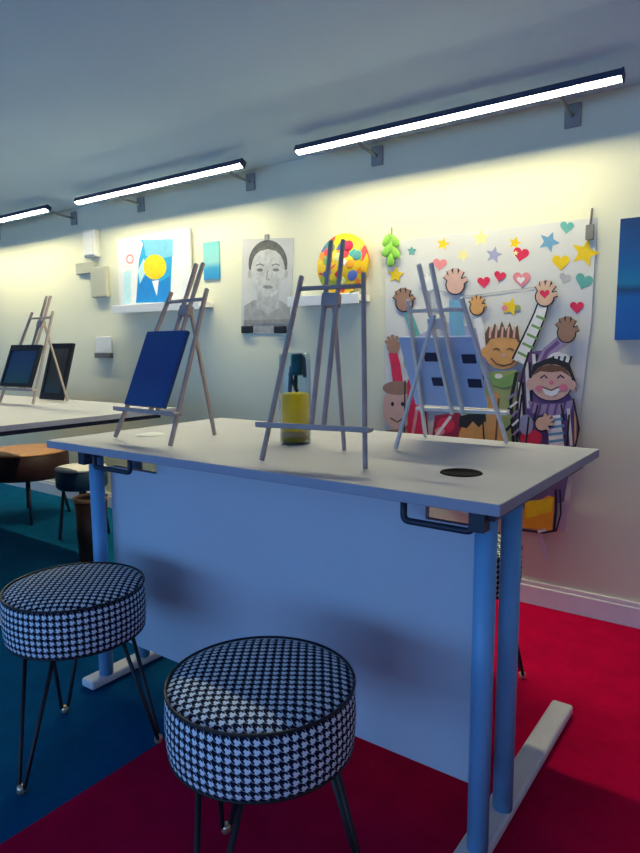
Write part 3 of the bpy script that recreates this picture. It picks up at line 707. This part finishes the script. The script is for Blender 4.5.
# portrait drawing
GP = mat('grey drawing paper', (0.58, 0.58, 0.58, 1), 0.8, noise=0.08, scale=10)
def gr(v): return mat('graphite %d' % v, (v/100, v/100, v/100, 1), 0.8, noise=0.2, scale=40)
A = Art()
A.sheet([wall_at(243, 239), wall_at(242, 333), wall_at(291, 333), wall_at(294, 238)], GP, 0.005)
A.poly([(244, 333), (244, 306), (254, 300), (280, 300), (290, 307), (290, 332)], gr(36)); A.poly([(257, 308), (257, 290), (279, 290), (279, 308), (268, 314)], gr(46))
A.oval(268, 264, 19.5, 24, gr(12)); A.oval(268, 272, 17, 25, gr(55)); A.poly([(250, 266), (252, 252), (268, 244), (284, 252), (286, 266), (283, 257), (276, 251), (268, 249), (260, 251), (253, 257)], gr(14))
for x in (260, 276): A.oval(x, 270, 3.2, 1.6, gr(20)); A.line([(x-4, 265.5), (x, 264), (x+4, 265.5)], 1.3, gr(20))
A.line([(268, 270), (266.5, 279), (270, 280)], 1.3, gr(30)); A.oval(268, 287, 5, 1.8, gr(28)); A.oval(250, 274, 2, 4.5, gr(46)); A.oval(286, 274, 2, 4.5, gr(46))
A.poly([(244, 320), (290, 319), (290, 324), (244, 325)], gr(28))
por = A.done('portrait_drawing', 'grey pencil portrait of a face on paper clipped to the wall', 'drawing')
for px in (248.5, 281.5):
    x, z = wall_at(px, 329.5); b = B(x-0.036, x+0.036, WALL_Y-0.018, WALL_Y-0.001, z-0.018, z+0.018)
    link('clip', b, BLACKP, por, bevel=0.005)['label'] = 'black clip'
x, z = wall_at(268, 238); b = B(x-0.012, x+0.012, WALL_Y-0.014, WALL_Y-0.001, z-0.012, z+0.016); link('clip', b, BRACK, por, bevel=0.003)['label'] = 'small grey clip'

# round painting standing on the short shelf
cx, cz, R = -1.592, 1.356, 0.131
t = thing('round_painting', 'round canvas of multicoloured dabs standing on the short white shelf', 'painting', (cx, WALL_Y-0.03, cz))
b = bmesh.new(); lathe(b, [(0, 0.0), (R-0.003, 0.0), (R, 0.003), (R, 0.018), (0, 0.018)], 56)
m = bpy.data.materials.new('multicoloured dabs'); m.use_nodes = True; nt = m.node_tree; bs = nt.nodes['Principled BSDF']; bs.inputs['Roughness'].default_value = 0.6
tc = nt.nodes.new('ShaderNodeTexCoord'); vo = nt.nodes.new('ShaderNodeTexVoronoi'); vo.inputs['Scale'].default_value = 30
nt.links.new(tc.outputs['Object'], vo.inputs['Vector'])
sp = nt.nodes.new('ShaderNodeSeparateColor'); nt.links.new(vo.outputs['Color'], sp.inputs[0])
cr = nt.nodes.new('ShaderNodeValToRGB'); cr.color_ramp.interpolation = 'CONSTANT'; el = cr.color_ramp.elements
cols = [(0.0, (0.78, 0.50, 0.0, 1)), (0.36, (0.74, 0.03, 0.05, 1)), (0.44, (0.80, 0.62, 0.02, 1)), (0.66, (0.02, 0.30, 0.30, 1)), (0.72, (0.80, 0.24, 0.02, 1)), (0.84, (0.05, 0.10, 0.36, 1)), (0.88, (0.30, 0.42, 0.04, 1))]
el[0].position, el[0].color = cols[0]; el[1].position, el[1].color = cols[-1]
for p, c in cols[1:-1]: el.new(p).color = c
nt.links.new(sp.outputs[0], cr.inputs['Fac']); nt.links.new(cr.outputs['Color'], bs.inputs['Base Color'])
c_ = link('canvas', b, m, t); c_.rotation_euler = (math.radians(90-6), 0, 0)
# raised dabs of paint
for i, (dx, dz, r, m_) in enumerate(((0.03, 0.075, 0.026, RED), (0.045, -0.005, 0.022, ORNG), (0.078, 0.03, 0.024, TEAL), (0.06, -0.055, 0.026, paint('deep blue dab', 0.04, 0.08, 0.34)), (0.0, -0.08, 0.028, OLIVE), (-0.02, 0.03, 0.022, PYEL), (0.005, 0.005, 0.02, WHI), (-0.075, 0.02, 0.026, GREEN), (-0.06, 0.075, 0.022, OLIVE))):
    b = bmesh.new(); bmesh.ops.create_uvsphere(b, u_segments=16, v_segments=8, radius=1)
    for v in b.verts: v.co = Vector((dx+v.co.x*r, v.co.z*r*0.9+dz, 0.0185+v.co.y*0.003))
    d = link('paint_dab', b, m_, t, smooth=True); d.rotation_euler = (math.radians(90-6), 0, 0)

# blue seascape on the right
A = Art()
x0, zt = wall_at(620.5, 220); zb = 1.016
m = gradient('blue seascape paint', [(0.0, (0.0, 0.10, 0.42, 1)), (0.36, (0.0, 0.11, 0.40, 1)), (0.42, (0.002, 0.045, 0.14, 1)), (0.47, (0.0, 0.17, 0.36, 1)), (0.62, (0.0, 0.10, 0.32, 1)), (1.0, (0.002, 0.035, 0.16, 1))], zb, zt, 0.5, 0.05)
A.sheet([(-0.477, zb), (-0.05, zb), (-0.05, zt), (-0.477, zt)], m, 0.02)
A.done('seascape_painting', 'deep blue seascape canvas hanging at the right edge of the wall', 'painting')

# small fittings on the left part of the wall, with pieces for their shadows
x0, z0 = wall_at(101, 257); x1, z1 = wall_at(88, 232)
t = thing('wall_box', 'white box fixed high on the wall left of the shelf', 'wall box', ((x0+x1)/2, WALL_Y, (z0+z1)/2))
h, w = (z1-z0)/2, (x0-x1)/2
link('casing', B(-w, w, -0.040, 0, -h, h), WHITE, t, bevel=0.006)
link('cover', B(-w+0.01, w-0.01, -0.046, -0.039, -h+0.012, h-0.012), WHITE, t, bevel=0.003)
x0, z0 = wall_at(111, 297); x1, z1 = wall_at(94, 268)
GB = mat('beige grey shadow tone', (0.46, 0.46, 0.37, 1), 0.6, noise=0.03)
t = thing('shadow_slab', 'grey beige slabs for the shadow below the white box', 'wall box', ((x0+x1)/2, WALL_Y, (z0+z1)/2))  # grey slabs in place of the shadow cast by the white box
h, w = (z1-z0)/2, (x0-x1)/2
link('casing', B(-w, w, -0.030, 0, -h, h), GB, t, bevel=0.006)
link('shadow_arm', B(-w-0.16, -w+0.03, -0.02, 0, h-0.03, h+0.035), GB, t, bevel=0.004)
x0, z0 = wall_at(113.5, 358); x1, z1 = wall_at(97, 337)
t = thing('wall_socket', 'white wall socket with dark shadow strip above the left end of the front desk', 'socket', ((x0+x1)/2, WALL_Y, (z0+z1)/2))
h, w = (z1-z0)/2, (x0-x1)/2
link('plate', B(-w, w, -0.012, 0, -h*0.5, h), WHITE, t, bevel=0.003)
link('shadow_strip', B(-w, w, -0.026, 0, -h, -h*0.52), mat('shadow grey', (0.13, 0.13, 0.13, 1), 0.5), t, bevel=0.003)  # dark strip modelled for the shade beneath the plate
